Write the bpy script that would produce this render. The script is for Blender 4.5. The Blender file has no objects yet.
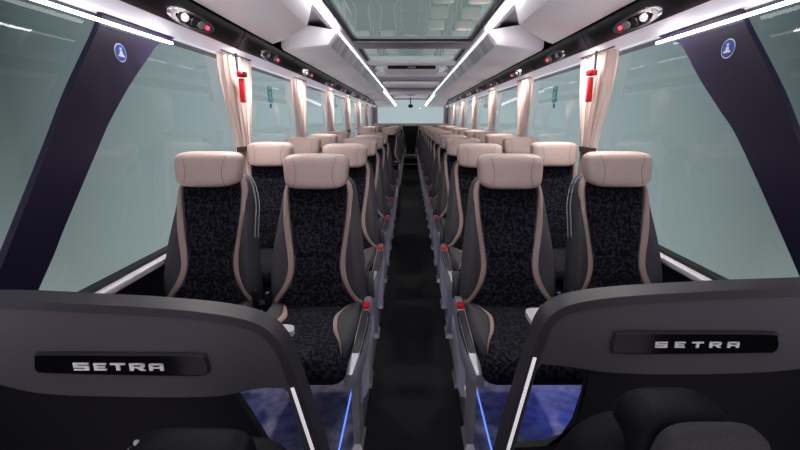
import bpy, bmesh, math, random
from mathutils import Vector
random.seed(7)
S = bpy.context.scene
C = S.collection
EYE = 1.38
PI = math.pi

# ---------------------------------------------------------------- materials
def mat(name, col, rough=0.5, metal=0.0, spec=0.5, emit=None, estr=0.0, coat=0.0):
    m = bpy.data.materials.new(name); m.use_nodes = True
    b = m.node_tree.nodes['Principled BSDF']
    b.inputs['Base Color'].default_value = (*col, 1)
    b.inputs['Roughness'].default_value = rough
    b.inputs['Metallic'].default_value = metal
    b.inputs['Specular IOR Level'].default_value = spec
    b.inputs['Coat Weight'].default_value = coat
    if emit:
        b.inputs['Emission Color'].default_value = (*emit, 1)
        b.inputs['Emission Strength'].default_value = estr
    return m

def noisy(m, scale, c1, c2, bump=0.0, kind='noise', detail=4, lo=0.35, hi=0.65, stretch=None):
    nt = m.node_tree; N = nt.nodes; L = nt.links
    b = N['Principled BSDF']
    tc = N.new('ShaderNodeTexCoord')
    src = tc.outputs['Object']
    if stretch:
        mp = N.new('ShaderNodeMapping'); mp.inputs['Scale'].default_value = stretch
        L.new(src, mp.inputs['Vector']); src = mp.outputs['Vector']
    if kind == 'noise':
        t = N.new('ShaderNodeTexNoise'); t.inputs['Scale'].default_value = scale
        t.inputs['Detail'].default_value = detail; out = t.outputs['Fac']
    else:
        n = N.new('ShaderNodeTexNoise'); n.inputs['Scale'].default_value = scale * .8
        va = N.new('ShaderNodeVectorMath'); va.operation = 'MULTIPLY_ADD'
        va.inputs[1].default_value = (.03, .03, .03)
        L.new(src, n.inputs['Vector']); L.new(n.outputs['Color'], va.inputs[0]); L.new(src, va.inputs[2])
        src = va.outputs['Vector']
        t = N.new('ShaderNodeTexVoronoi'); t.feature = 'DISTANCE_TO_EDGE'
        t.inputs['Scale'].default_value = scale; out = t.outputs['Distance']
    L.new(src, t.inputs['Vector'])
    r = N.new('ShaderNodeValToRGB'); L.new(out, r.inputs['Fac'])
    r.color_ramp.elements[0].position = lo; r.color_ramp.elements[0].color = (*c1, 1)
    r.color_ramp.elements[1].position = hi; r.color_ramp.elements[1].color = (*c2, 1)
    L.new(r.outputs['Color'], b.inputs['Base Color'])
    if bump:
        bp = N.new('ShaderNodeBump'); bp.inputs['Strength'].default_value = bump
        bp.inputs['Distance'].default_value = 0.002
        L.new(out, bp.inputs['Height']); L.new(bp.outputs['Normal'], b.inputs['Normal'])
    return m

def glass(name, tint, ior=1.6, gl=(1, 1, 1)):
    m = bpy.data.materials.new(name); m.use_nodes = True
    nt = m.node_tree; N = nt.nodes; L = nt.links; N.clear()
    o = N.new('ShaderNodeOutputMaterial'); mx = N.new('ShaderNodeMixShader')
    f = N.new('ShaderNodeFresnel'); ge = N.new('ShaderNodeNewGeometry'); mi = N.new('ShaderNodeMix')
    L.new(ge.outputs['Backfacing'], mi.inputs['Factor']); mi.inputs['A'].default_value = ior; mi.inputs['B'].default_value = 1 / ior
    L.new(mi.outputs['Result'], f.inputs['IOR'])
    t = N.new('ShaderNodeBsdfTransparent'); t.inputs['Color'].default_value = (*tint, 1)
    g = N.new('ShaderNodeBsdfGlossy'); g.inputs['Roughness'].default_value = 0.0
    g.inputs['Color'].default_value = (*gl, 1)
    L.new(f.outputs[0], mx.inputs[0]); L.new(t.outputs[0], mx.inputs[1]); L.new(g.outputs[0], mx.inputs[2])
    L.new(mx.outputs[0], o.inputs[0])
    return m

M = {}
M['beige'] = noisy(mat('beige_leather', (.5, .4, .35), .48), 260, (.41, .33, .295), (.47, .385, .34), .12)
M['stripe'] = noisy(mat('beige_stripe', (.4, .3, .26), .6), 300, (.36, .275, .235), (.42, .325, .28), .1)
M['seam'] = mat('seam_thread', (.2, .15, .13), .7)
M['bolster'] = noisy(mat('grey_bolster', (.06, .06, .068), .7), 400, (.05, .05, .058), (.075, .075, .085), .12)
M['fabric'] = noisy(mat('patterned_fabric', (.02, .02, .03), .9, spec=.25), 78, (.004, .004, .007), (.034, .035, .05), .3, detail=2.5, lo=.44, hi=.62)
M['shell'] = mat('dark_shell', (.03, .03, .034), .45)
M['silver'] = mat('silver_plastic', (.5, .5, .53), .32, .6)
M['chrome'] = noisy(mat('satin_chrome', (.5, .49, .5), .3, .25), 5, (.42, .41, .43), (.75, .74, .76), 0, stretch=(.2, 1, .2))
M['shield'] = mat('pale_shield', (.62, .65, .72), .3, .1)
M['red'] = mat('red_plastic', (.55, .01, .02), .35)
M['redlamp'] = mat('red_lamp', (.6, .02, .04), .3, emit=(1, .05, .1), estr=2.5)
M['belt'] = mat('belt_webbing', (.32, .32, .34), .6)
M['black'] = mat('black_plastic', (.012, .012, .015), .4)
M['matte_black'] = mat('matte_black', (.008, .008, .01), .7)
M['gloss'] = mat('gloss_black', (.006, .006, .007), .12, spec=.35)
M['navy'] = mat('navy_gloss_pillar', (.019, .016, .042), .36, spec=.4)
M['panel'] = noisy(mat('grey_partition', (.085, .083, .092), .5), 500, (.078, .076, .085), (.1, .098, .108), .1)
M['rim'] = mat('partition_rim', (.048, .046, .053), .45)
M['letter'] = mat('silver_letter', (.8, .8, .8), .45)
M['rack'] = mat('rack_grey', (.76, .74, .76), .4)
M['rack_cap'] = mat('rack_cap', (.82, .8, .82), .35)
M['service'] = mat('service_black', (.014, .014, .019), .3)
M['bezel'] = mat('bezel_silver', (.35, .35, .38), .22, .7)
M['lens'] = mat('lamp_lens', (.16, .16, .17), .2, emit=(1, .95, .95), estr=.05)
M['trim'] = mat('trim_lavender', (.62, .6, .66), .4)
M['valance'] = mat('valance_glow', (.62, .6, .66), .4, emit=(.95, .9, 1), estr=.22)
M['ceil'] = mat('ceiling_grey', (.8, .79, .81), .5)
M['frame'] = mat('roof_frame', (.34, .33, .37), .35, .4)
M['dark_wall'] = noisy(mat('dark_wall', (.014, .014, .018), .6), 300, (.011, .011, .014), (.02, .02, .025), .1)
M['sill'] = mat('silver_sill', (.72, .72, .75), .3, .3)
M['carpet'] = noisy(mat('aisle_carpet', (.02, .02, .022), .9), 170, (.005, .0048, .0065), (.021, .02, .025), .6, kind='voro', lo=.02, hi=.35)
M['podium'] = noisy(mat('podium_floor', (.3, .3, .34), .55), 22, (.13, .13, .15), (.32, .32, .36), .1, lo=.3, hi=.7)
M['curtain'] = noisy(mat('curtain_cloth', (.7, .58, .52), .8), 500, (.80, .70, .66), (.86, .77, .73), .1)
M['curtain_dark'] = mat('curtain_band', (.05, .04, .04), .7)
M['sign_blue'] = mat('sign_blue', (.01, .09, .45), .4)
M['white'] = mat('white_plastic', (.75, .75, .76), .4)
M['inlay'] = mat('post_inlay_white', (.8, .78, .8), .4, emit=(1, .97, 1), estr=.35)
M['cyan'] = mat('exit_cyan', (.12, .5, .5), .4)
M['led'] = mat('white_led', (1, 1, 1), .5, emit=(1, .97, 1), estr=20)
M['led_far'] = mat('white_led_far', (1, 1, 1), .5, emit=(1, .97, 1), estr=2)
M['reflection_strip'] = mat('reflected_led', (1, 1, 1), .5, emit=(.96, .95, 1), estr=5)
M['cove'] = mat('cove_led', (1, 1, 1), .5, emit=(1, .9, .87), estr=7)
M['rear_face_glow'] = mat('rear_face_glow', (1, 1, 1), .5, emit=(1, .97, .97), estr=1.4)
M['blue_led'] = mat('blue_led', (.1, .2, 1), .5, emit=(.22, .35, 1), estr=.9)
M['shelf'] = mat('parcel_shelf', (.6, .58, .55), .7)
M['glass_side'] = glass('side_glass', (.92, .97, .97), 1.3)
M['glass_roof'] = glass('roof_glass', (.86, .92, .89), 2.3)
M['glass_rear'] = glass('rear_glass', (.97, .99, 1), 1.3)
M['guide'] = noisy(mat('guide_seat', (.02, .02, .022), .5), 300, (.009, .009, .011), (.014, .014, .017), .1); M['guide'].node_tree.nodes['Principled BSDF'].inputs['Specular IOR Level'].default_value = .15
M['driver_face'] = noisy(mat('driver_face', (.04, .04, .045), .8), 500, (.036, .036, .041), (.055, .055, .062), .2)
M['table'] = mat('table_grey', (.5, .5, .53), .4)

# ---------------------------------------------------------------- mesh helpers
def obj(name, bm, m, parent=None, smooth=True, angle=38):
    bmesh.ops.recalc_face_normals(bm, faces=bm.faces[:])
    me = bpy.data.meshes.new(name); bm.to_mesh(me); bm.free()
    ms = m if isinstance(m, (list, tuple)) else [m]
    for k in ms: me.materials.append(k)
    if smooth:
        me.polygons.foreach_set('use_smooth', [True] * len(me.polygons))
        me.set_sharp_from_angle(angle=math.radians(angle))
    o = bpy.data.objects.new(name, me); C.objects.link(o)
    if parent: o.parent = parent
    return o

def tag(o, label, cat, group=None):
    o['label'] = label; o['category'] = cat
    if group: o['group'] = group
    return o

def struct(o):
    o['kind'] = 'structure'; return o

def thing(name, label, cat, loc=(0, 0, 0), group=None):
    o = bpy.data.objects.new(name, None); C.objects.link(o)
    o.empty_display_size = .1; o.location = loc
    return tag(o, label, cat, group)

def copy_tree(o, parent=None):
    c = o.copy(); C.objects.link(c); c.parent = parent
    for ch in o.children: copy_tree(ch, c)
    return c

def box(bm, x0, x1, y0, y1, z0, z1, bev=0.0, seg=2):
    r = bmesh.ops.create_cube(bm, size=1)
    vs = r['verts']
    for v in vs:
        v.co = Vector(((x0 + x1) / 2 + v.co.x * (x1 - x0), (y0 + y1) / 2 + v.co.y * (y1 - y0), (z0 + z1) / 2 + v.co.z * (z1 - z0)))
    if bev:
        es = list({e for v in vs for e in v.link_edges})
        bmesh.ops.bevel(bm, geom=es, offset=bev, segments=seg, affect='EDGES', profile=.5)
    return bm

def bx(*a, **k): return box(bmesh.new(), *a, **k)

def loft(secs, bm=None, caps=True, closed=True):
    """secs: list of equal-length point rings"""
    bm = bm or bmesh.new()
    R = [[bm.verts.new(p) for p in s] for s in secs]
    n = len(R[0])
    for a, b in zip(R, R[1:]):
        for i in range(n if closed else n - 1):
            j = (i + 1) % n
            bm.faces.new((a[i], a[j], b[j], b[i]))
    if caps and closed:
        bm.faces.new(R[0][::-1]); bm.faces.new(R[-1])
    return bm

def extrude_y(prof, y0, y1, bm=None):   # prof in (x, z)
    return loft([[(x, y0, z) for x, z in prof], [(x, y1, z) for x, z in prof]], bm)

def slab(pts, y0, y1, bev=0.0, seg=2):   # polygon in (x,z), thickness in y
    bm = extrude_y(pts, y0, y1)
    if bev:
        es = [e for e in bm.edges if abs(e.verts[0].co.y - e.verts[1].co.y) < 1e-6]
        bmesh.ops.bevel(bm, geom=es, offset=bev, segments=seg, affect='EDGES', profile=.5)
    return bm

def sheet(pts):
    bm = bmesh.new(); bm.faces.new([bm.verts.new(p) for p in pts]); return bm

def slab_x(pts, x0, x1):   # polygon in (y,z), thickness in x
    return loft([[(x0, y, z) for y, z in pts], [(x1, y, z) for y, z in pts]])

def tube(pts, r, n=8, bm=None):
    pts = [Vector(p) for p in pts]; secs = []
    for i, p in enumerate(pts):
        d = (pts[min(i + 1, len(pts) - 1)] - pts[max(i - 1, 0)]).normalized()
        up = Vector((0, 0, 1)) if abs(d.z) < .9 else Vector((1, 0, 0))
        a = d.cross(up).normalized(); b = d.cross(a)
        secs.append([p + (a * math.cos(2 * PI * k / n) + b * math.sin(2 * PI * k / n)) * r for k in range(n)])
    return loft(secs, bm)

def superell(cx, cy, cz, a, b, c, e1=.5, e2=.5, nu=36, nv=20, taper=0.0, bow=0.0):
    bm = bmesh.new()
    def sp(v, e): return math.copysign(abs(v) ** e, v)
    rings = []
    for j in range(1, nv):
        ph = -PI / 2 + PI * j / nv
        ring = []
        for i in range(nu):
            th = 2 * PI * i / nu
            z = c * sp(math.sin(ph), e1)
            k = sp(math.cos(ph), e1)
            x = a * k * sp(math.cos(th), e2) * (1 + taper * z / c)
            y = b * k * sp(math.sin(th), e2)
            ring.append((cx + x, cy + y + bow * (x / a) ** 2, cz + z))
        rings.append(ring)
    return loft(rings, bm)

def smoothstep(a, b, x):
    t = max(0, min(1, (x - a) / (b - a))); return t * t * (3 - 2 * t)

def interp(tab, t):
    for (a, va), (b, vb) in zip(tab, tab[1:]):
        if t <= b:
            k = (t - a) / (b - a); k = k * k * (3 - 2 * k) if False else k
            return va + (vb - va) * k
    return tab[-1][1]

def catmull(tab, n):
    out = []
    P = [tab[0]] + list(tab) + [tab[-1]]
    for i in range(1, len(P) - 2):
        p0, p1, p2, p3 = [Vector(q) for q in P[i - 1:i + 3]]
        for k in range(n):
            t = k / n
            out.append(tuple(.5 * ((2 * p1) + (-p0 + p2) * t + (2 * p0 - 5 * p1 + 4 * p2 - p3) * t * t + (-p0 + 3 * p1 - 3 * p2 + p3) * t ** 3)))
    out.append(tuple(tab[-1]))
    return out

# ---------------------------------------------------------------- layout
P = 0.87          # seat pitch
ROW1 = 1.786       # depth of the first row's crease between cushion and backrest
HW = 1.20         # half width at the glass
REAR = 14.3
POD = 0.15        # podium height
SILL = 0.765
WTOP = EYE + .394

# ================================================================= SETTING
struct(obj('floor', bx(-.27, .27, .95, 13.35, -.06, 0), M['carpet']))
for sgn in (-1, 1):
    a, b = sorted((sgn * .245, sgn * 1.26))
    struct(obj('floor', bx(a, b, 0.93, 13.6, 0, POD), M['podium']))
struct(obj('floor', bx(-1.3, 1.3, -.3, .92, -.4, -.34), M['matte_black']))
# podium edging along the aisle and the steps at its end
n = 0
def trim(bm, m):
    global n
    n += 1
    return struct(obj('trim_%d' % n, bm, m))
for sgn in (-1, 1):
    a, b = sorted((sgn * .232, sgn * .2445))
    trim(bx(a, b, 0.93, 13.35, 0.001, POD + .008, bev=.003), M['silver'])
st = struct(obj('floor', bx(-.23, .23, 12.4, 13.6, .001, .14), M['carpet']))
struct(obj('floor', bx(-.23, .23, 12.75, 13.6, .141, .3), M['carpet']))
trim(bx(-.23, .23, 12.385, 12.4, .125, .145), M['silver'])
trim(bx(-.23, .23, 12.735, 12.75, .285, .305), M['silver'])

# side walls: lower panel, posts, header
POSTS = [2.93, 4.56, 6.3, 8.05, 9.8, 11.55, 13.3]
for sgn, side in ((-1, 'left'), (1, 'right')):
    bm = bmesh.new()
    def B(x0, x1, *r, **k):
        a, b = sorted((sgn * x0, sgn * x1)); box(bm, a, b, *r, **k)
    B(1.225, 1.30, -.2, REAR, -.1, SILL - .03)
    B(1.215, 1.30, -.2, REAR, WTOP, 2.12)
    for y in POSTS:
        trim(bx(*sorted((sgn * 1.192, sgn * 1.214)), y - .022, y + .022, SILL - .003, WTOP - .001), M['trim'])
    B(1.19, 1.26, 14.1, REAR, SILL - .03, WTOP)
    struct(obj('wall_' + side, bm, M['dark_wall']))
    a, b = sorted((sgn * 1.15, sgn * 1.225))
    trim(bx(a, b, .3, REAR, SILL - .03, SILL - .004, bev=.004), M['sill'])       # silver ledge
    a, b = sorted((sgn * 1.185, sgn * 1.224))
    trim(bx(a, b, .3, REAR, SILL - .003, SILL + .012), M['black'])               # rubber gasket
    # light grey valance over the windows, brightened by an added glow
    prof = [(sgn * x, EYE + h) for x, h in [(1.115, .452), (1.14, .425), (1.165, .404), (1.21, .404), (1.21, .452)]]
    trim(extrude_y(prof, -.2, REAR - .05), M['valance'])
    # inner lining over the racks, dark
    trim(bx(*sorted((sgn * 1.13, sgn * 1.21)), -.2, REAR - .05, EYE + .56, 2.12), M['matte_black'])

w = 0
edges = [.0] + POSTS + [14.1]
for sgn in (-1, 1):
    for i, (a, b) in enumerate(zip(edges, edges[1:])):
        w += 1
        a2, b2 = a + (.0225 if i else 0), b - .0225
        bm = sheet([(sgn * HW, a2, SILL + .012), (sgn * HW, b2, SILL + .012), (sgn * HW, b2, WTOP), (sgn * HW, a2, WTOP)])
        struct(obj('window_%d' % w, bm, M['glass_side'], smooth=False))

# ceiling: coves, frame, crossbars, roof panels
bm = bmesh.new()
for sgn in (-1, 1):
    loft([[(sgn * x, y, EYE + h) for x, h in [(.525, .715), (.535, .70), (.58, .705), (.66, .72), (.66, .78), (.525, .78)]] for y in (-.2, 13.9)], bm)
    box(bm, *sorted((sgn * .66, sgn * 1.21)), -.2, 13.9, EYE + .765, EYE + .80)
struct(obj('ceiling', bm, M['frame']))
struct(obj('ceiling', bx(-.53, .53, 8.6, 14.25, EYE + .715, EYE + .78), M['ceil']))
for y0, y1, drop, m in [(4.04, 4.36, .0, 'frame'), (5.35, 5.55, .012, 'ceil'), (6.55, 6.75, .03, 'ceil'), (7.35, 7.5, .035, 'frame'), (8.2, 8.6, .03, 'ceil'), (9.8, 9.95, .03, 'frame'), (11.0, 11.2, .04, 'ceil')]:
    trim(bx(-.526, .526, y0, y1, EYE + .685 - drop, EYE + .714, bev=.008), M[m])
for y0, y1 in [(.6, 4.04), (4.36, 5.35), (5.55, 6.55), (6.75, 7.35), (7.5, 8.2)]:
    w += 1
    struct(obj('window_%d' % w, sheet([(-.525, y0, EYE + .716), (.525, y0, EYE + .716), (.525, y1, EYE + .716), (-.525, y1, EYE + .716)]), M['glass_roof'], smooth=False))
# dark rubber around the big pane
for y in (4.02,): trim(bx(-.525, .525, y - .015, y + .019, EYE + .70, EYE + .7145), M['black'])
for s in (-1, 1):
    for y0, y1 in [(.6, 4.0), (4.38, 5.34)]:
        trim(bx(*sorted((s * .505, s * .5245)), y0, y1, EYE + .703, EYE + .7145), M['black'])

# rear wall with window
bm = bmesh.new()
box(bm, -1.3, 1.3, REAR, REAR + .06, -.05, EYE - .14)
box(bm, -1.3, 1.3, REAR, REAR + .06, EYE + .64, 2.2)
for s in (-1, 1): box(bm, *sorted((s * 1.08, s * 1.3)), REAR, REAR + .06, EYE - .14, EYE + .64)
struct(obj('wall_back', bm, M['trim']))
w += 1
struct(obj('window_%d' % w, sheet([(-1.08, REAR + .02, EYE - .14), (1.08, REAR + .02, EYE - .14), (1.08, REAR + .02, EYE + .64), (-1.08, REAR + .02, EYE + .64)]), M['glass_rear'], smooth=False))
trim(bx(-1.18, 1.18, 13.86, REAR, EYE - .16, EYE - .1, bev=.015), M['shelf'])   # parcel shelf
trim(bx(-1.15, 1.15, 13.72, 13.84, .3, EYE - .175, bev=.02), M['matte_black'])

# ================================================================= LIGHT STRIPS
def led_strip(sgn):
    L_ = 9.98 if sgn < 0 else 11.38
    bm = loft([[(sgn * a, y, EYE + h) for a, h in ((a0, .69), (.594, .69), (.594, .704), (a0, .704))] for y, a0 in ((.4, .572), (3.57, .574), (3.67, .586), (L_, .586))])
    for f in bm.faces:
        if f.calc_center_median().y > 3.58: f.material_index = 1
    return bm
for sgn, side in ((-1, 'left'), (1, 'right')):
    o = obj('light_strip', led_strip(sgn), [M['led'], M['led_far']])
    tag(o, 'long white ceiling light strip beside the %s edge of the roof glass' % side, 'light strip', 'ceiling light strips')
    o = obj('window_light_strip', bx(*sorted((sgn * 1.150, sgn * 1.164)), .45, 2.17, EYE + .350, EYE + .362, bev=.003), M['reflection_strip'])  # reflection of the ceiling light, built as a glowing bar
    tag(o, 'thin white light reflection across the slanted dark pillar at the top of the %s front window' % side, 'light strip', 'window light reflections')
    o = obj('floor_light', bx(*sorted((sgn * .290, sgn * .2935)), 1.3, 6.0 if sgn < 0 else 12, POD + .001, POD + .014), M['blue_led'])
    tag(o, 'blue floor light strip under the seats along the %s side of the aisle' % side, 'light strip', 'blue floor lights')

# ================================================================= SLANTED PILLARS
for sgn, side in ((-1, 'left'), (1, 'right')):
    # (depth, height over eye)
    if sgn < 0:
        rear = catmull([(1.32, -.56), (1.40, -.44), (1.455, -.344), (1.62, -.078), (1.674, .004), (1.788, .144), (1.93, .29), (1.99, .345), (2.14, .403)], 5)
        front = catmull([(1.63, .403), (1.604, .331), (1.476, .105), (1.379, -.098), (1.221, -.417), (1.15, -.56)], 5)
    else:
        rear = catmull([(1.30, -.54), (1.32, -.49), (1.408, -.342), (1.579, -.069), (1.676, .042), (1.792, .173), (1.90, .318), (1.95, .35), (2.10, .403)], 5)
        front = catmull([(1.58, .403), (1.537, .324), (1.408, .1), (1.328, -.076), (1.177, -.386), (1.10, -.54)], 5)
    pts = [(y + .972 * h * math.tan(.2386), EYE + .972 * h) for y, h in rear + front]
    x0, x1 = sgn * 1.168, sgn * 1.19
    bm = slab_x(pts, x0, x1)
    es = [e for e in bm.edges if abs(e.verts[0].co.x - x0) < 1e-5 and abs(e.verts[1].co.x - x0) < 1e-5]
    bmesh.ops.bevel(bm, geom=es, offset=.008, segments=3, affect='EDGES')
    trim(bm, M['navy'])
    # round blue sign
    t = thing('seat_belt_sign', 'round blue pictogram sticker near the top of the slanted dark pillar by the %s window' % side, 'sign', (sgn * 1.1675, 1.79 if sgn < 0 else 1.69, EYE + .259), 'round blue stickers')
    def disc(r, x, seg=28, ring=0):
        bm = bmesh.new()
        bmesh.ops.create_cone(bm, cap_ends=True, segments=seg, radius1=r, radius2=r, depth=.002)
        for v in bm.verts: v.co = Vector((x + v.co.z, v.co.x, v.co.y))
        return bm
    d = -sgn
    obj('rim', disc(.035, d * .001), M['white'], t)
    obj('face', disc(.031, d * .0025), M['sign_blue'], t)
    bm = disc(.0055, d * .004); bmesh.ops.translate(bm, verts=bm.verts[:], vec=(0, 0, .014))
    bp = [(-.006, .007), (.006, .007), (.009, -.006), (.018, -.009), (.018, -.015), (-.018, -.015), (-.018, -.009), (-.009, -.006)]
    loft([[(d * .003, y, z) for y, z in bp], [(d * .005, y, z) for y, z in bp]], bm)
    obj('pictogram', bm, M['white'], t)

# ================================================================= LUGGAGE RACKS
def rack_prof(sgn, k=0.0):
    return [(sgn * x, EYE + h) for x, h in [(.60, .705), (.597, .692), (.628, .640), (.660, .588), (.80, .572), (.95, .556), (1.022, .553), (1.036, .572), (1.036, .742), (.98, .755), (.80, .738)]]
for sgn, side in ((-1, 'left'), (1, 'right')):
    # ---- front unit with rounded rear corner
    t = thing('luggage_rack', 'smooth pale overhead rack end at the top %s corner with rounded tip' % side, 'luggage rack', (0, 0, 0), 'overhead luggage racks')
    prof = rack_prof(sgn)
    def yend(x): 
        k = (abs(x) - .597) / (1.05 - .597)
        return 2.74 + .60 * k ** .8
    secs = []
    for f in (0, .5, .85, .95, .985, 1.0):
        ins = 0 if f < .9 else (f - .9) * .12
        cx, cz = sgn * .83, EYE + .65
        secs.append([(x + (cx - x) * ins, .5 + (yend(x) - .5) * f, z + (cz - z) * ins) for x, z in prof])
    obj('body', loft(secs), M['rack'], t)
    # ---- long unit
    L_end = 10.0 if sgn < 0 else 11.4
    t = thing('luggage_rack', 'long pale overhead luggage rack with chrome lower edge on the %s side' % side, 'luggage rack', (0, 0, 0), 'overhead luggage racks')
    obj('body', extrude_y(prof, 3.64, L_end), M['rack'], t)
    secs = []
    for y, ins in ((3.56, .10), (3.565, .03), (3.58, .0), (3.64, -.004)):
        cx, cz = sgn * .83, EYE + .65
        secs.append([(x + (cx - x) * ins, y, z + (cz - z) * ins) for x, z in prof])
    obj('end_cap', loft(secs), M['rack_cap'], t)
    cp = [(sgn * .599, EYE + .692), (sgn * .660, EYE + .590), (sgn * .6565, EYE + .586), (sgn * .5955, EYE + .688)]
    obj('chrome_strip', extrude_y(cp, 3.66, L_end - .02), M['chrome'], t)
    obj('bracket', tube([(sgn * .99, 3.44, EYE + .76), (sgn * .97, 3.50, EYE + .70), (sgn * .96, 3.57, EYE + .68)], .01), M['rack_cap'], t)
    # ---- tapered rear unit
    t = thing('luggage_rack', 'short bright rear rack piece tapering toward the rear window, %s side' % side, 'luggage rack', (0, 0, 0), 'overhead luggage racks')
    secs = []
    for y, dx, dz in ((L_end + .03, .0, 0), (L_end + .8, -.02, -.02), (12.6, -.06, -.08), (14.15, -.14, -.2)):
        secs.append([(x + sgn * dx * max(0, (1.05 - abs(x)) / .45), y, z + dz) for x, z in prof])
    obj('body', loft(secs), M['rack_cap'], t)
    lf = [[(p[i][0] + (-sgn * .004), p[i][1], p[i][2]) for i in (0, 1, 2)] + [(p[i][0] + sgn * .002, p[i][1], p[i][2] + .004) for i in (2, 1, 0)] for p in secs]
    obj('glow_face', loft(lf), M['rear_face_glow'], t)  # glow put on the rack's aisle side to brighten it, no lamp there

# ================================================================= SERVICE UNITS
ORD = ['first', 'second', 'third', 'fourth', 'fifth', 'sixth', 'seventh', 'eighth', 'ninth', 'tenth', 'eleventh', 'twelfth', 'thirteenth', 'fourteenth']
def service(sgn, label):
    t = thing('service_unit', label, 'reading light panel', (0, 0, 0), 'reading light panels')
    prof = [(sgn * x, z) for x, z in [(1.045, .553), (1.05, .530), (1.085, .472), (1.112, .450), (1.128, .456), (1.128, .555)]]
    obj('housing', extrude_y(prof, -.594, .594), M['service'], t)
    # bezel lies on the sloped face
    c = Vector((sgn * 1.078, 0, .483)); u = Vector((0, 1, 0)); v = Vector((sgn * .5165, 0, -.8563)); nn = Vector((-sgn * .8563, 0, -.5165))
    def ell(a, b, off0, off1, du=0, dv=0, n=32):
        s = []
        for o_, k in ((off0, 1.0), (off1, .9)):
            s.append([c + u * (du + a * k * math.cos(2 * PI * i / n)) + v * (dv + b * k * math.sin(2 * PI * i / n)) + nn * o_ for i in range(n)])
        return loft(s)
    b = obj('bezel', ell(.24, .042, -.01, .010), M['bezel'], t)
    obj('dark_centre', ell(.15, .028, .005, .0125, -.03), M['gloss'], b)
    for du in (-.1, .06):
        obj('reading_lamp', ell(.035, .020, .008, .018, du), M['lens'], b)
    obj('air_nozzle', ell(.028, .022, .008, .02, -.02), M['black'], b)
    obj('call_button', ell(.012, .010, .008, .019, .13), M['redlamp'], b)
    return t
NS = 10
for sgn, side in ((-1, 'left'), (1, 'right')):
    pr = None
    for i in range(NS):
        lab = 'black reading light panel with silver oval bezel, %s from the front above the %s windows' % (ORD[i], side)
        if pr is None: pr = service(sgn, lab); o = pr
        else: o = copy_tree(pr); o['label'] = lab
        o.location = (0, 2.24 + i * 1.2, EYE)
    

# ================================================================= CURTAINS
def curtain(sgn, label, wide=1.0):
    t = thing('curtain', label, 'curtain', (0, 0, 0), 'tied beige window curtains')
    nz, nu = 26, 72
    rows = []
    for j in range(nz + 1):
        k = j / nz                              # 0 top, 1 bottom
        h = .41 - k * 1.0
        tie = .60
        if k <= tie:
            s = smoothstep(0, 1, k / tie); wd = .50 - .27 * s ** 1.3; cy = .0 + .03 * s
        else:
            s = smoothstep(0, 1, (k - tie) / (1 - tie)); wd = .23 + .11 * s; cy = .03 - .01 * s
        amp = .015 * (1 - .25 * abs(k - .3))
        row = []
        for i in range(nu + 1):
            q = i / nu
            ph = 2 * PI * 8 * q + .8 * math.sin(5 * q + k * 2)
            y = cy + (q - .5) * wd * wide + .006 * math.sin(ph * 2 + k)
            x = 1.158 + amp * math.sin(ph) + .006 * math.sin(3.1 * q * 6 + k * 3)
            row.append((sgn * x, y, h))
        rows.append(row)
    bm = loft(rows, closed=False, caps=False)
    bmesh.ops.solidify(bm, geom=bm.faces[:], thickness=.003)
    obj('cloth', bm, M['curtain'], t, angle=80)
    secs = []
    hh = .41 - .60
    for dz in (.016, -.016):
        secs.append([(sgn * (1.158 + .026 * math.sin(2 * PI * a / 24)), .03 + .125 * wide * math.cos(2 * PI * a / 24), hh + dz) for a in range(24)])
    obj('tie_band', loft(secs), M['curtain_dark'], t)
    obj('header_band', bx(*sorted((sgn * 1.135, sgn * 1.18)), -.24 * wide, .24 * wide, .405, .409), M['curtain_dark'], t)
    return t
for sgn, side in ((-1, 'left'), (1, 'right')):
    pr = None
    for i, y in enumerate(POSTS):
        lab = 'beige pleated tied curtain, %s from the front along the %s windows' % (ORD[i], side)
        if i == 0: lab = 'beige pleated curtain behind the red emergency hammer on the %s side' % side
        if pr is None: pr = curtain(sgn, lab); o = pr
        else: o = copy_tree(pr); o['label'] = lab
        o.location = (0, y - (.11 if sgn > 0 and i == 0 else 0), EYE)

# ================================================================= HAMMERS AND EXIT STICKERS
for sgn, side in ((-1, 'left'), (1, 'right')):
    t = thing('emergency_hammer', 'red emergency hammer hanging in front of the first beige curtain on the %s side' % side, 'emergency hammer', (sgn * 1.10, 2.86 if sgn < 0 else 2.77, EYE + .15), 'red emergency hammers')
    obj('handle', bx(-.014, .014, -.026, .026, -.04, .11, bev=.008), M['red'], t)
    bm = bmesh.new()
    for k in range(11): box(bm, -.016, .016, -.008, .008, -.03 + k * .0125, -.0255 + k * .0125)
    obj('grip_ridge', bm, M['white'], t)['kind'] = 'stuff'
    bm = superell(0, 0, .135, .022, .042, .02, .6, .6, 16, 8)
    obj('head', bm, M['red'], t)
    obj('holder', bx(-.02, .03, -.028, .028, .118, .15, bev=.006), M['black'], t)
    obj('hanging_strap', bx(*sorted((sgn * .018, sgn * .024)), -.012, .012, .14, .262), M['black'], t)
    # sticker inside second window
    t = thing('exit_sticker', 'small cyan and white sticker on the second window glass, %s side' % side, 'sticker', (sgn * 1.1985, 3.72, EYE + .2), 'cyan window stickers')
    obj('base', bx(-.001, .001, -.06, .06, -.055, .075), M['cyan'], t)
    bm = bmesh.new()
    x = -sgn * .0015
    for y0, y1, z0, z1 in [(-.03, .03, .055, .068), (-.012, .012, .0, .03), (-.025, .0, -.02, -.005), (.005, .026, -.03, -.01)]:
        box(bm, x - .001, x + .001, y0, y1, z0, z1)
    obj('marking', bm, M['white'], t)
    obj('lower_label', bx(-.001, .001, -.02, .02, -.1, -.065), M['sign_blue'], t)

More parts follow.
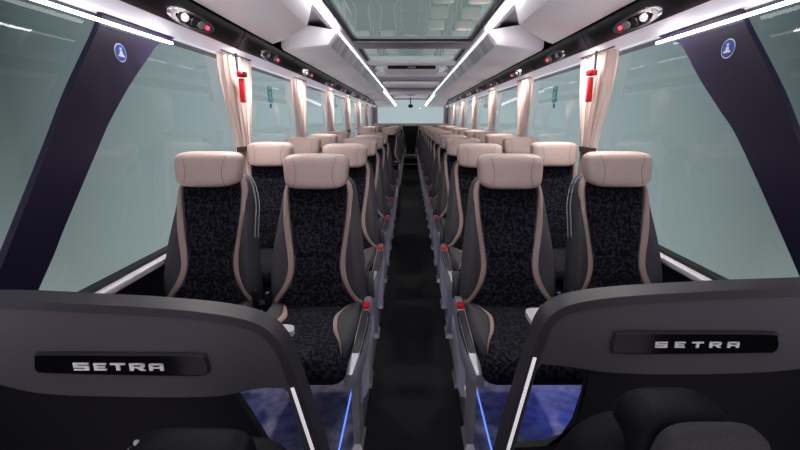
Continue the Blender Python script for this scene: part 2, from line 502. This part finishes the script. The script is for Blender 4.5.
# rear camera unit
t = thing('rear_camera', 'small dark camera unit hanging at the top of the rear window', 'camera', (0, 14.05, EYE + .4))
obj('housing', bx(-.07, .07, -.03, .03, .0, .1, bev=.012), M['black'], t)
obj('stem', bx(-.015, .015, -.01, .01, .1, .315), M['black'], t)
obj('lens', bx(-.02, .02, -.04, -.02, -.02, .02, bev=.006), M['gloss'], t)
# dark ceiling hatch housing
t = thing('ceiling_hatch', 'pale ceiling hatch housing with a dark slotted opening behind the second roof pane', 'hatch', (0, 5.9, EYE + .60))
obj('housing', bx(-.36, .36, -.28, .3, .03, .112, bev=.02), M['ceil'], t)
obj('grille', bx(-.30, .30, -.29, -.265, .042, .085, bev=.003), M['matte_black'], t)
obj('latch', bx(-.05, .05, -.30, -.285, .052, .066, bev=.003), M['silver'], t)
t = thing('ceiling_lamp', 'small round pale dome lamp on the rear ceiling', 'lamp', (0, 11.9, EYE + .70))
obj('dome', superell(0, 0, -.01, .16, .16, .03, 1, 1, 24, 10), M['lens'], t)

# ================================================================= SEATS
ZB, ZT = .535, 1.125
CT = [(0, .99), (.04, .95), (.09, .85), (.15, .725), (.23, .605), (.32, .545), (.42, .565), (.55, .64), (.72, .75), (.88, .84), (1, .86)]
CTs = catmull(CT, 8)
def cpos(t): return interp(CTs, t)
WT = [(0, .224), (.12, .225), (.3, .220), (.5, .207), (.75, .187), (.9, .174), (.96, .163), (1, .143)]
def hw(t): return interp(WT, t)
def yrec(t): return .175 * t ** 1.05 - .018 * math.sin(PI * min(1, t * 1.35)) 
def front(s, t, off=0.0):
    a = abs(s)
    bol = math.exp(-((a - .83) / .19) ** 2) * (.034 * smoothstep(0, .25, t) * (1 - .55 * smoothstep(.45, 1, t)) + .006)
    edge = .045 * smoothstep(.86, 1.0, a) 
    y = yrec(t) - bol + edge - off + .006
    return (s * hw(t), y, ZB + (ZT - ZB) * t)
SEAMS = [.22, .42, .66]
def quilt(t):
    return sum(-.005 * math.exp(-((t - q) / .018) ** 2) for q in SEAMS) + .004 * abs(math.sin(PI * t / .2))
def patch(sl, sr, t0, t1, ns, nt, off, q=False):
    bm = bmesh.new(); top = []; 
    for j in range(nt + 1):
        t = t0 + (t1 - t0) * j / nt; row = []
        a, b = sl(t), sr(t)
        for i in range(ns + 1):
            s = a + (b - a) * i / ns
            rim = min(i, ns - i, j, nt - j)
            o = off if rim else -.004
            if q and rim: o += quilt(t)
            row.append(bm.verts.new(front(s, t, o)))
        top.append(row)
    for r0, r1 in zip(top, top[1:]):
        for i in range(ns): bm.faces.new((r0[i], r0[i + 1], r1[i + 1], r1[i]))
    return bm

def backrest_bm():
    secs = []; nt = 26; ns = 30
    for j in range(nt + 1):
        t = j / nt
        f = [front(-1 + 2 * i / ns, t) for i in range(ns + 1)]
        bk = [(-s * hw(t) * .97, yrec(t) + .085 - .02 * abs(s) ** 3, ZB + (ZT - ZB) * t) for s in [-1 + 2 * i / 12 for i in range(13)]]
        secs.append(f + bk)
    return loft(secs)

def seat(aisle, label, group):
    """aisle: -1 / +1 = the side of the seat facing the aisle (0: window seat facing either); origin on podium at crease"""
    full = abs(aisle) == 1
    t = thing('coach_seat', label, 'seat', (0, 0, 0), group)
    obj('backrest', backrest_bm(), M['bolster'], t, angle=60)
    sw = .066
    obj('back_panel', patch(lambda q: -(cpos(q) - sw), lambda q: cpos(q) - sw, .0, 1, 20, 70, .0045, True), M['fabric'], t, angle=80)
    for s in (-1, 1):
        obj('side_stripe', patch(lambda q: s * (cpos(q) - sw), lambda q: s * (cpos(q) + sw), .0, 1, 6, 50, .006), M['stripe'], t, angle=80)
    # head cushion
    bm = superell(0, .132, 1.165, .144, .058, .0765, .42, .42, 56, 28, taper=.045, bow=.012)
    for v in bm.verts:
        z = v.co.z; v.co.y += (z - 1.165) * .22
    h = obj('headrest', bm, M['beige'], t, angle=80)
    for s in (-1, 1):
        pts = []
        for k in range(13):
            zz = 1.229 - .131 * k / 12
            xx = s * (.098 - .014 * math.sin(PI * k / 12) - .006 * k / 12)
            zc = (zz - 1.165) / .0765
            kk = max(0.0, 1 - abs(zc) ** (2 / .42)) ** (.42 / 2)
            ax = abs(xx) / (.146 * (1 + .045 * zc)) / max(kk, .05)
            yy = .132 - .058 * kk * max(0, 1 - ax ** (2 / .42)) ** .21 + .012 * (xx / .146) ** 2 + (zz - 1.165) * .22
            pts.append((xx, yy + .0004, zz))
        obj('seam', tube(pts, .0013, 6), M['seam'], h)
    # back shell behind
    bm = bmesh.new()
    secs = []
    for j in range(11):
        q = j / 10; z = ZB + (ZT - .02 - ZB) * q
        secs.append([(s * hw(q) * .93, yrec(q) + .087 + .02 * (1 - abs(s) ** 2.5), z) for s in [-1 + 2 * i / 10 for i in range(11)]] +
                    [(s * hw(q) * .93, yrec(q) + .070, z) for s in (1, 0, -1)])
    obj('back_shell', loft(secs), M['shell'], t)
    # cushion
    bm = bmesh.new(); secs = []
    prof = [(.06, .48), (.07, .545), (.02, .562), (-.11, .572), (-.25, .584), (-.375, .596), (-.445, .595), (-.485, .574), (-.497, .525), (-.478, .486), (-.39, .462)]
    for i in range(17):
        s = -1 + 2 * i / 16
        e = smoothstep(.82, 1.0, abs(s))
        cx = s * .212
        rr = []
        for (y, z) in prof:
            zm = .545
            rr.append((cx * (1 if y > -.3 else 1 - .06 * smoothstep(-.34, -.49, y)), y - (y + .21) * .05 * e, zm + (z - zm) * (1 - .38 * e)))
        secs.append(rr)
    obj('cushion', loft(secs), M['fabric'], t, angle=60)
    # raised grey cushion bolsters with beige border
    for s in (-1, 1):
        outer = [(.212, .015), (.214, -.115), (.212, -.25), (.204, -.375), (.19, -.455)]
        inner = [(.152, .015), (.120, -.09), (.114, -.16), (.132, -.275), (.163, -.375), (.184, -.457)]
        O = catmull(outer, 5); I = catmull(inner, 4)
        def ztop(y): return interp([(a, b) for a, b in [(-.49, .583), (-.445, .596), (-.375, .598), (-.25, .586), (-.11, .574), (.02, .564), (.08, .56)]], y)
        def strip(f0, f1, lift, n=6):
            rows = []; m = 20
            for j in range(m + 1):
                q = j / m
                o_ = O[int(q * (len(O) - 1))]; i_ = I[int(q * (len(I) - 1))]
                row = []
                for k in range(n + 1):
                    u = f0 + (f1 - f0) * k / n
                    x = i_[0] + (o_[0] - i_[0]) * u; y = i_[1] + (o_[1] - i_[1]) * u
                    z = ztop(y) + lift * math.sin(PI * min(1, .12 + .5 * u)) - (.03 * smoothstep(.7, 1, u)) - (.012 if k in (0, n) or j in (0, m) else 0)
                    row.append((s * x, y, z))
                rows.append(row)
            bm = loft(rows, closed=False, caps=False)
            return bm
        b = obj('cushion_bolster', strip(.0, 1.0, .022, 10), M['bolster'], t, angle=70)
        obj('bolster_edging', strip(-.14, .14, .022, 5), M['stripe'], b, angle=70)
    # underframe
    obj('seat_frame', bx(-.19, .19, -.37, .12, .43, .49, bev=.01), M['shell'], t)
    if full:
        A = aisle
        sp = obj('side_console', loft([[(A * x, y, z) for x, z in pr_] for y, pr_ in
             [(.05, [(.213, .49), (.248, .49), (.251, .577), (.243, .594), (.213, .592)]),
              (-.23, [(.214, .46), (.250, .46), (.253, .562), (.246, .582), (.214, .582)]),
              (-.40, [(.208, .46), (.240, .46), (.242, .537), (.237, .557), (.208, .557)]),
              (-.47, [(.192, .475), (.222, .475), (.224, .51), (.220, .52), (.192, .52)])]]), M['silver'], t)
        obj('console_inlay', loft([[(A * x, y, z) for x, z in pr_] for y, pr_ in
             [(-.10, [(.218, .570), (.2185, .591), (.243, .5915), (.2515, .575), (.243, .56)]),
              (-.23, [(.218, .565), (.2185, .5855), (.243, .5865), (.2535, .565), (.243, .55)]),
              (-.38, [(.212, .545), (.2125, .5645), (.235, .565), (.2425, .55), (.234, .53)]),
              (-.395, [(.212, .545), (.2125, .556), (.234, .556), (.241, .545), (.234, .53)])]]), M['shell'], sp)
        obj('belt_buckle', bx(*sorted((A * .217, A * .245)), -.08, -.035, .578, .605, bev=.005), M['red'], sp)
        # side shield below the console
        secs = []
        for y, z0, z1 in [(.08, .36, .48), (-.03, .28, .48), (-.16, .24, .47), (-.22, .25, .46)]:
            secs.append([(A * .222, y, z0), (A * .236, y, z0), (A * .252, y, z0 + .05), (A * .250, y, z1), (A * .222, y, z1)])
        obj('side_shield', loft(secs), M['shield'], t)
        # tilted up armrest
        secs = []
        for k, (y, z) in enumerate([(.12, .56), (.105, .60), (.108, .64), (.125, .668), (.14, .68)]):
            r = [.03, .034, .034, .025, .01][k]
            secs.append([(A * (.232 + .020 * math.cos(2 * PI * i / 12)), y + r * math.sin(2 * PI * i / 12), z) for i in range(12)])
        obj('armrest', loft(secs), M['bolster'], t)
        lx = A * .222
        obj('leg', loft([[(lx + dx * w_, y + dy * d_, z) for dx, dy in ((-1, -1), (1, -1), (1, 1), (-1, 1))] for y, z, w_, d_ in
              [(-.36, POD + .009, .022, .07), (-.36, POD + .03, .014, .05), (-.39, .34, .013, .035), (-.36, .48, .014, .06)]]), M['silver'], t)
        obj('leg', loft([[(lx + dx * w_, y + dy * d_, z) for dx, dy in ((-1, -1), (1, -1), (1, 1), (-1, 1))] for y, z, w_, d_ in
              [(.04, POD + .009, .022, .07), (.04, POD + .03, .014, .05), (.05, .34, .013, .035), (.04, .47, .014, .06)]]), M['silver'], t)
    else:
        obj('leg', bx(-.02, .02, -.2, -.12, POD, .45, bev=.006), M['shell'], t)
    # belt strap hanging down on the inner side of the backrest
    bs = -aisle if full else (1 if aisle > 0 else -1)
    if not full:
        pts = [(bs * .160, .165, 1.135), (bs * .184, .155, 1.085), (bs * .203, .125, 1.01), (bs * .204, .10, .94), (bs * .203, .075, .86)]
        bm = bmesh.new()
        tube(catmull(pts, 5), .0028, 8, bm)
        tube(catmull([(x + bs * .010, y + .012, z - .005) for x, y, z in pts], 5), .0024, 8, bm)
        obj('belt_strap', bm, M['belt'], t)
    obj('buckle_stalk', bx(*sorted((bs * .205, bs * .228)), -.03, .0, .56, .64, bev=.005), M['black'], t)
    return t

protos = {}
def place(kind, x, y, z, label, group):
    if kind not in protos:
        o = protos[kind] = seat(kind, label, group)
    else:
        o = copy_tree(protos[kind]); o['label'] = label; o['group'] = group
    o.location = (x, y, z)
    return o
XA, XW = {-1: .444, 1: .433}, {-1: .930, 1: .919}
for sgn, side in ((-1, 'left'), (1, 'right')):
    rows = list(range(13))
    if sgn < 0: rows = [0, 1, 2, 3, 4, 8, 9, 10, 11, 12]
    for r in rows:
        y = ROW1 + r * P
        where = '%s row from the front' % ORD[r]
        if sgn < 0 and r >= 8: where = '%s row behind the gap' % ORD[r - 8]
        extra = {0: 'nearest '}.get(r, '')
        place(-sgn, sgn * XA[sgn], y, -.009, '%sbeige topped dark coach seat beside the aisle, %s, %s side' % (extra, where, side), 'seats along the aisle')
        place(-.5 * sgn, sgn * XW[sgn], y, .001, '%sbeige topped dark coach seat beside the window, %s, %s side' % (extra, where, side), 'seats along the windows')
for sgn, side in ((-1, 'left'), (1, 'right')):
    place(-sgn, sgn * .385, 13.2, .0, 'dark coach seat of the last row next to the aisle end, %s side' % side, 'last row seats')
    place(-.5 * sgn, sgn * .90, 13.2, .0, 'dark coach seat of the last row in the %s rear corner' % side, 'last row seats')

# ================================================================= FRONT PARTITIONS
PITCH = math.atan(108 / 436)
FOC = 436 * math.cos(PITCH)
PZ = .90           # depth of the front partitions
def px(u, v, Z=PZ):
    a = (u - 410) / FOC; b = (225 - v) / FOC
    k = Z / (math.cos(PITCH) + b * math.sin(PITCH))
    return (a * k - .02, EYE + (b * math.cos(PITCH) - math.sin(PITCH)) * k)
def R4(a, b, c, d): return [(a, c), (b, c), (b, d), (a, d)]
LET = {  # strokes of a wide squared letter in a 1.6 x 1 cell
 'S': [R4(0, 1.6, .78, 1), R4(0, .42, .61, .78), R4(0, 1.6, .39, .61), R4(1.18, 1.6, .22, .39), R4(0, 1.6, 0, .22)],
 'E': [R4(0, .42, 0, 1), R4(.42, 1.55, .78, 1), R4(.42, 1.4, .39, .61), R4(.42, 1.55, 0, .22)],
 'T': [R4(0, 1.62, .75, 1), R4(.6, 1.02, 0, .75)],
 'R': [R4(0, 1.45, .78, 1), R4(0, .42, 0, .78), R4(1.18, 1.6, .5, .9), R4(.42, 1.5, .34, .54), [(.75, .34), (1.25, .34), (1.68, 0), (1.15, 0)]],
 'A': [R4(.1, 1.5, .78, 1), R4(0, .42, 0, .9), R4(1.18, 1.6, 0, .9), R4(.42, 1.18, .3, .5)],
}
def poly_faces(bm, pts, y0, y1):
    a = [bm.verts.new((x, y0, z)) for x, z in pts]; b = [bm.verts.new((x, y1, z)) for x, z in pts]
    n_ = len(pts)
    for i in range(n_):
        j = (i + 1) % n_; bm.faces.new((a[i], a[j], b[j], b[i]))
    for f in (bm.faces.new(a), bm.faces.new(b[::-1])):
        bmesh.ops.triangulate(bm, faces=[f])

def partition(side, top, under, post_in, strip, plate, letters, lower):
    t = thing('partition', 'dark grey front partition with black lettered name plate on the %s side' % side, 'partition', (0, 0, 0), 'front partitions')
    out = catmull([px(*p) for p in top], 4) + [px(*p) for p in post_in] + catmull([px(*p) for p in under], 3)
    bm = bmesh.new()
    y0, y1 = PZ, PZ + .05
    poly_faces(bm, out, y0, y1)
    body = obj('body', bm, M['panel'], t)
    # dark rim on the top and around the corner
    cr = catmull([px(*p) for p in top], 4)
    secs = []
    for i, p in enumerate(cr):
        a = cr[max(i - 1, 0)]; b = cr[min(i + 1, len(cr) - 1)]
        d = Vector((b[0] - a[0], b[1] - a[1])).normalized(); nrm = Vector((-d.y, d.x))
        if side == 'right': nrm = -nrm
        th = .0005
        ins = -.021
        secs.append([(p[0] + nrm.x * th, PZ - .006, p[1] + nrm.y * th), (p[0] + nrm.x * th, PZ + .056, p[1] + nrm.y * th),
                     (p[0] + nrm.x * ins, PZ + .056, p[1] + nrm.y * ins), (p[0] + nrm.x * ins, PZ - .006, p[1] + nrm.y * ins)])
    bm = loft(secs)
    bmesh.ops.bevel(bm, geom=[e for e in bm.edges if e.calc_face_angle(0) > .9], offset=.005, segments=2, affect='EDGES')
    obj('rim', bm, M['rim'], t)
    a, b = px(*strip[0]), px(*strip[1])
    d = Vector((b[0] - a[0], b[1] - a[1])).normalized(); nr = Vector((-d.y, d.x)) * .0042
    pts = [(a[0] + nr.x, a[1] + nr.y), (b[0] + nr.x, b[1] + nr.y), (b[0] - nr.x, b[1] - nr.y), (a[0] - nr.x, a[1] - nr.y)]
    bm = bmesh.new(); poly_faces(bm, pts, PZ - .0085, PZ - .004); obj('post_inlay', bm, M['inlay'], t)
    # name plate
    bm = bmesh.new(); pl = catmull([px(*p, PZ - .009) for p in plate] + [px(*plate[0], PZ - .009)], 4)[:-1]
    poly_faces(bm, pl, PZ - .010, PZ - .001)
    np_ = obj('name_plate', bm, M['gloss'], t)
    # recessed surround (thin lighter lip)
    secs = []
    cx = sum(p[0] for p in pl) / len(pl); cz = sum(p[1] for p in pl) / len(pl)
    for k, y in ((.0003, PZ - .0115), (.002, PZ - .0115), (.0035, PZ - .008), (.005, PZ - .0005)):
        secs.append([(x + math.copysign(k, x - cx), y, z + math.copysign(k, z - cz)) for x, z in pl])
    obj('plate_surround', loft(secs, caps=False), M['rim'], np_)
    bm = bmesh.new()
    for ch, u0, v0, u1, v1 in letters:
        x0, z0 = px(u0, v1, PZ - .012); x1, z1 = px(u1, v0, PZ - .012)
        for pg in LET[ch]:
            poly_faces(bm, [(x0 + X / 1.6 * (x1 - x0), z0 + Y * (z1 - z0)) for X, Y in pg], PZ - .0125, PZ - .009)
    obj('lettering', bm, M['letter'], np_, smooth=False)
    bm = bmesh.new(); poly_faces(bm, [px(*p, PZ + .06) for p in lower], PZ + .052, PZ + .075)
    obj('lower_panel', bm, M['matte_black'], t)
    return t
Ltop = [(-90, 298), (-40, 299), (20, 300), (80, 303), (140, 306), (200, 311), (238, 317), (262, 325), (279, 340), (290, 360), (300, 388), (310, 416), (322, 452), (332, 500), (338, 580), (340, 652)]
Lpost = [(318, 652), (316, 580), (312, 500), (304, 450), (296, 420), (288, 392)]
Lund = [(283, 388), (258, 388.5), (232, 394), (205, 397), (130, 397), (45, 394), (0, 385), (-90, 366)]
partition('left', Ltop, Lund, Lpost, ((293, 386), (316, 456)),
          [(36, 357), (45, 355), (120, 355.5), (195, 356), (203, 360), (206.5, 369), (203, 374), (190, 375), (120, 374), (48, 372), (37, 369)],
          [('S', 74, 363, 88, 370.5), ('E', 94.5, 363.3, 106, 370.5), ('T', 111, 363.3, 124.5, 370.5), ('R', 130, 363.5, 144, 370.8), ('A', 149.5, 363.8, 163, 370.8)],
          [(-90, 362), (0, 378), (234, 390), (254, 420), (272, 450), (286, 490), (300, 520), (322, 530), (320, 652), (-90, 652)])
Rtop = [(910, 284), (860, 285), (800, 287), (740, 289), (680, 292), (620, 296), (580, 301.5), (558, 309), (544, 322), (535, 343), (525, 373), (514, 408), (501, 452), (490, 500), (484, 580), (482, 652)]
Rpost = [(504, 652), (506, 580), (508, 500), (514, 452), (524, 414), (536, 372)]
Rund = [(541, 364), (562, 366), (587, 369.5), (609, 372.5), (673, 374.5), (769, 372), (830, 364), (910, 350)]
partition('right', Rtop, Rund, Rpost, ((534, 356), (505, 456)),
          [(614, 345), (618, 338), (624, 334), (700, 334), (770, 334.5), (776, 338), (777, 346), (772, 351.5), (760, 352), (690, 353), (622, 353), (614.5, 350)],
          [('S', 655, 342, 668, 347.8), ('E', 674.5, 342, 686, 347.8), ('T', 691.5, 342, 704, 347.8), ('R', 709, 342, 722, 347.8), ('A', 727, 342, 740, 347.8)],
          [(910, 345), (800, 362), (588, 366), (583, 395), (574, 422), (563, 438), (545, 444), (508, 446), (504, 652), (910, 652)])

# folding tables behind the partitions
for sgn, side, x0, x1, yb, z in ((-1, 'left', -.60, -.318, 1.015, .846), (1, 'right', .288, .62, 1.06, .872)):
    xc = x1 if sgn < 0 else x0
    q = [(xc + sgn * .3, PZ + .0765), (xc, PZ + .0765), (xc, yb - .02), (xc + sgn * .006, yb - .006), (xc + sgn * .02, yb), (xc + sgn * .3, yb)]
    bm = loft([[(x, y, z) for x, y in q], [(x, y, z + .014) for x, y in q]])
    box(bm, *sorted((xc + sgn * .16, xc + sgn * .2)), PZ + .0765, PZ + .1, POD, z + .001)
    o = obj('folding_table', bm, M['table'])
    tag(o, 'pale grey folding table peeking out behind the %s front partition' % side, 'table', 'folding tables')

# ================================================================= FRONT SEATS
t = thing('guide_seat', 'black rounded tour guide seat top below the left front partition', 'seat', (-.40, .62, -.015))
obj('backrest', superell(0, .03, .56, .17, .05, .26, .35, .5, 40, 20), M['guide'], t, angle=80)
obj('headrest', superell(0, -.01, .80, .107, .05, .068, .5, .45, 40, 20, taper=.02), M['guide'], t, angle=80)
obj('edge_trim', tube([(-.118, .0, .73), (-.113, -.005, .80), (-.1, -.008, .845), (-.085, -.01, .862)], .006), M['belt'], t)
obj('cushion', bx(-.2, .2, -.45, .0, .15, .3, bev=.04, seg=3), M['guide'], t)
obj('pedestal', bx(-.12, .12, -.35, -.05, -.34, .15, bev=.02), M['matte_black'], t)
t = thing('driver_seat', 'dark grey driver seat with tall headrest below the right front partition', 'seat', (.384, .535, -.02))
bm = superell(0, .04, .60, .20, .06, .345, .55, .5, 48, 26, taper=-.12)
obj('backrest', bm, M['guide'], t, angle=80)
obj('headrest', superell(.0, .025, .88, .083, .055, .11, .5, .5, 44, 22, taper=-.05), M['guide'], t, angle=80)
obj('headrest_face', superell(.002, -.054, .918, .080, .02, .088, .5, .5, 40, 20, taper=-.06), M['driver_face'], t, angle=80)
obj('cushion', bx(-.22, .22, -.45, .0, .15, .3, bev=.05, seg=3), M['guide'], t)
obj('pedestal', bx(-.14, .14, -.38, -.05, -.34, .15, bev=.02), M['matte_black'], t)

# everything overhead sits a touch lower (measured headroom)
bpy.context.view_layer.update()
done = set()
for o in C.objects:
    if o.type != 'MESH' or o.data.name in done: continue
    oz = o.matrix_world.translation.z
    if min(v.co.z for v in o.data.vertices) + oz > EYE + .39 and o.name.split('.')[0] not in ('header_band', 'hanging_strap'):
        done.add(o.data.name)
        for v in o.data.vertices: v.co.z = EYE + (v.co.z + oz - EYE) * .972 - oz
# ================================================================= WORLD, LAMPS, CAMERA
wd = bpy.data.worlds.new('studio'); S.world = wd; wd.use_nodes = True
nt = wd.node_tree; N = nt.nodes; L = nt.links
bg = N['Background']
tc = N.new('ShaderNodeTexCoord'); sep = N.new('ShaderNodeSeparateXYZ'); L.new(tc.outputs['Generated'], sep.inputs[0])
mr = N.new('ShaderNodeMapRange'); mr.inputs['From Min'].default_value = -.32; mr.inputs['From Max'].default_value = .2
L.new(sep.outputs['Z'], mr.inputs['Value'])
r1 = N.new('ShaderNodeValToRGB')
E = r1.color_ramp.elements
E[0].position = .0; E[0].color = (.22, .255, .25, 1)
E[1].position = 1.0; E[1].color = (.05, .072, .074, 1)
e = r1.color_ramp.elements.new(.5); e.color = (.112, .136, .137, 1)
L.new(mr.outputs[0], r1.inputs['Fac'])
# brighter toward the rear
mr2 = N.new('ShaderNodeMapRange'); mr2.inputs['From Min'].default_value = .74; mr2.inputs['From Max'].default_value = 1.0
L.new(sep.outputs['Y'], mr2.inputs['Value'])
mx = N.new('ShaderNodeMix'); mx.data_type = 'RGBA'
L.new(mr2.outputs[0], mx.inputs['Factor']); L.new(r1.outputs['Color'], mx.inputs['A']); mx.inputs['B'].default_value = (.37, .44, .46, 1)
# pale green-grey overhead
mr3 = N.new('ShaderNodeMapRange'); mr3.inputs['From Min'].default_value = .12; mr3.inputs['From Max'].default_value = .3
L.new(sep.outputs['Z'], mr3.inputs['Value'])
ab = N.new('ShaderNodeMath'); ab.operation = 'ABSOLUTE'; L.new(sep.outputs['X'], ab.inputs[0])
mr4 = N.new('ShaderNodeMapRange'); mr4.inputs['From Min'].default_value = .75; mr4.inputs['From Max'].default_value = .35
L.new(ab.outputs[0], mr4.inputs['Value'])
mu = N.new('ShaderNodeMath'); mu.operation = 'MULTIPLY'; L.new(mr3.outputs[0], mu.inputs[0]); L.new(mr4.outputs[0], mu.inputs[1])
mx2 = N.new('ShaderNodeMix'); mx2.data_type = 'RGBA'
L.new(mu.outputs[0], mx2.inputs['Factor']); L.new(mx.outputs['Result'], mx2.inputs['A']); mx2.inputs['B'].default_value = (.26, .31, .295, 1)
# bright lower world, added to lift the rack undersides
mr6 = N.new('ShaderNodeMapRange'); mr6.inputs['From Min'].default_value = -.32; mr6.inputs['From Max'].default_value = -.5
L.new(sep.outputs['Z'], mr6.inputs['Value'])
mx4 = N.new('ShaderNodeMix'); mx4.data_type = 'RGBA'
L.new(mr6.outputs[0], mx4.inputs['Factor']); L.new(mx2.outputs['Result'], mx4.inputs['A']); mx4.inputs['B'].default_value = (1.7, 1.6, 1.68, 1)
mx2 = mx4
# added fill from the windscreen side, lifting partitions and rack undersides
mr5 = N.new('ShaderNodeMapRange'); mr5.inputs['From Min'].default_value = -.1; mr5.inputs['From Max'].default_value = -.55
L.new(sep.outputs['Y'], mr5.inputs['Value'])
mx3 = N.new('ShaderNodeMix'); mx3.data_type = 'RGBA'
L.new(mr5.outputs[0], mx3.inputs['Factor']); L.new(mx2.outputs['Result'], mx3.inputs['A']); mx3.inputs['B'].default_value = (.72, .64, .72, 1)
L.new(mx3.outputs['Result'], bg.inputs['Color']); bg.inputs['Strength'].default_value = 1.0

def area(name, loc, size, power, col, rot=(0, 0, 0)):
    l = bpy.data.lights.new(name, 'AREA'); l.shape = 'RECTANGLE'; l.size, l.size_y = size; l.energy = power; l.color = col
    o = bpy.data.objects.new(name, l); o.location = loc; o.rotation_euler = rot; C.objects.link(o); return o

for sgn in (-1, 1):
    for i, yy in enumerate([2.1] + [p - .08 for p in POSTS]):
        l = bpy.data.lights.new('side_fill_spot', 'SPOT'); l.energy = 30; l.color = (1, .88, .84)  # added fill over curtains and window seats, apart from the panel lamps
        l.spot_size = math.radians(150); l.spot_blend = 1; l.shadow_soft_size = .04
        o = bpy.data.objects.new('side_fill_spot', l); o.location = (sgn * .97, yy, EYE + .52)
        o.rotation_euler = (0, sgn * math.radians(-8), 0); C.objects.link(o)
for sgn in (-1, 1):                     # blue lamps under the aisle seats
    for r in range(6):
        area('under_seat_lamp', (sgn * .56, ROW1 - .12 + r * P, .425), (.30, .35), (2.3 if sgn > 0 else .75) if r == 0 else .6, (.12, .2, 1))
cam = bpy.data.cameras.new('camera'); co = bpy.data.objects.new('camera', cam); C.objects.link(co)
co.location = (-.02, 0, EYE); co.rotation_euler = (PI / 2 - PITCH, 0, 0)
cam.sensor_width = 36; cam.lens = FOC / 800 * 36
cam.shift_x = -10 / 800
cam.clip_start = .02
S.camera = co
S.view_settings.view_transform = 'Standard'
S.view_settings.look = 'Medium High Contrast'
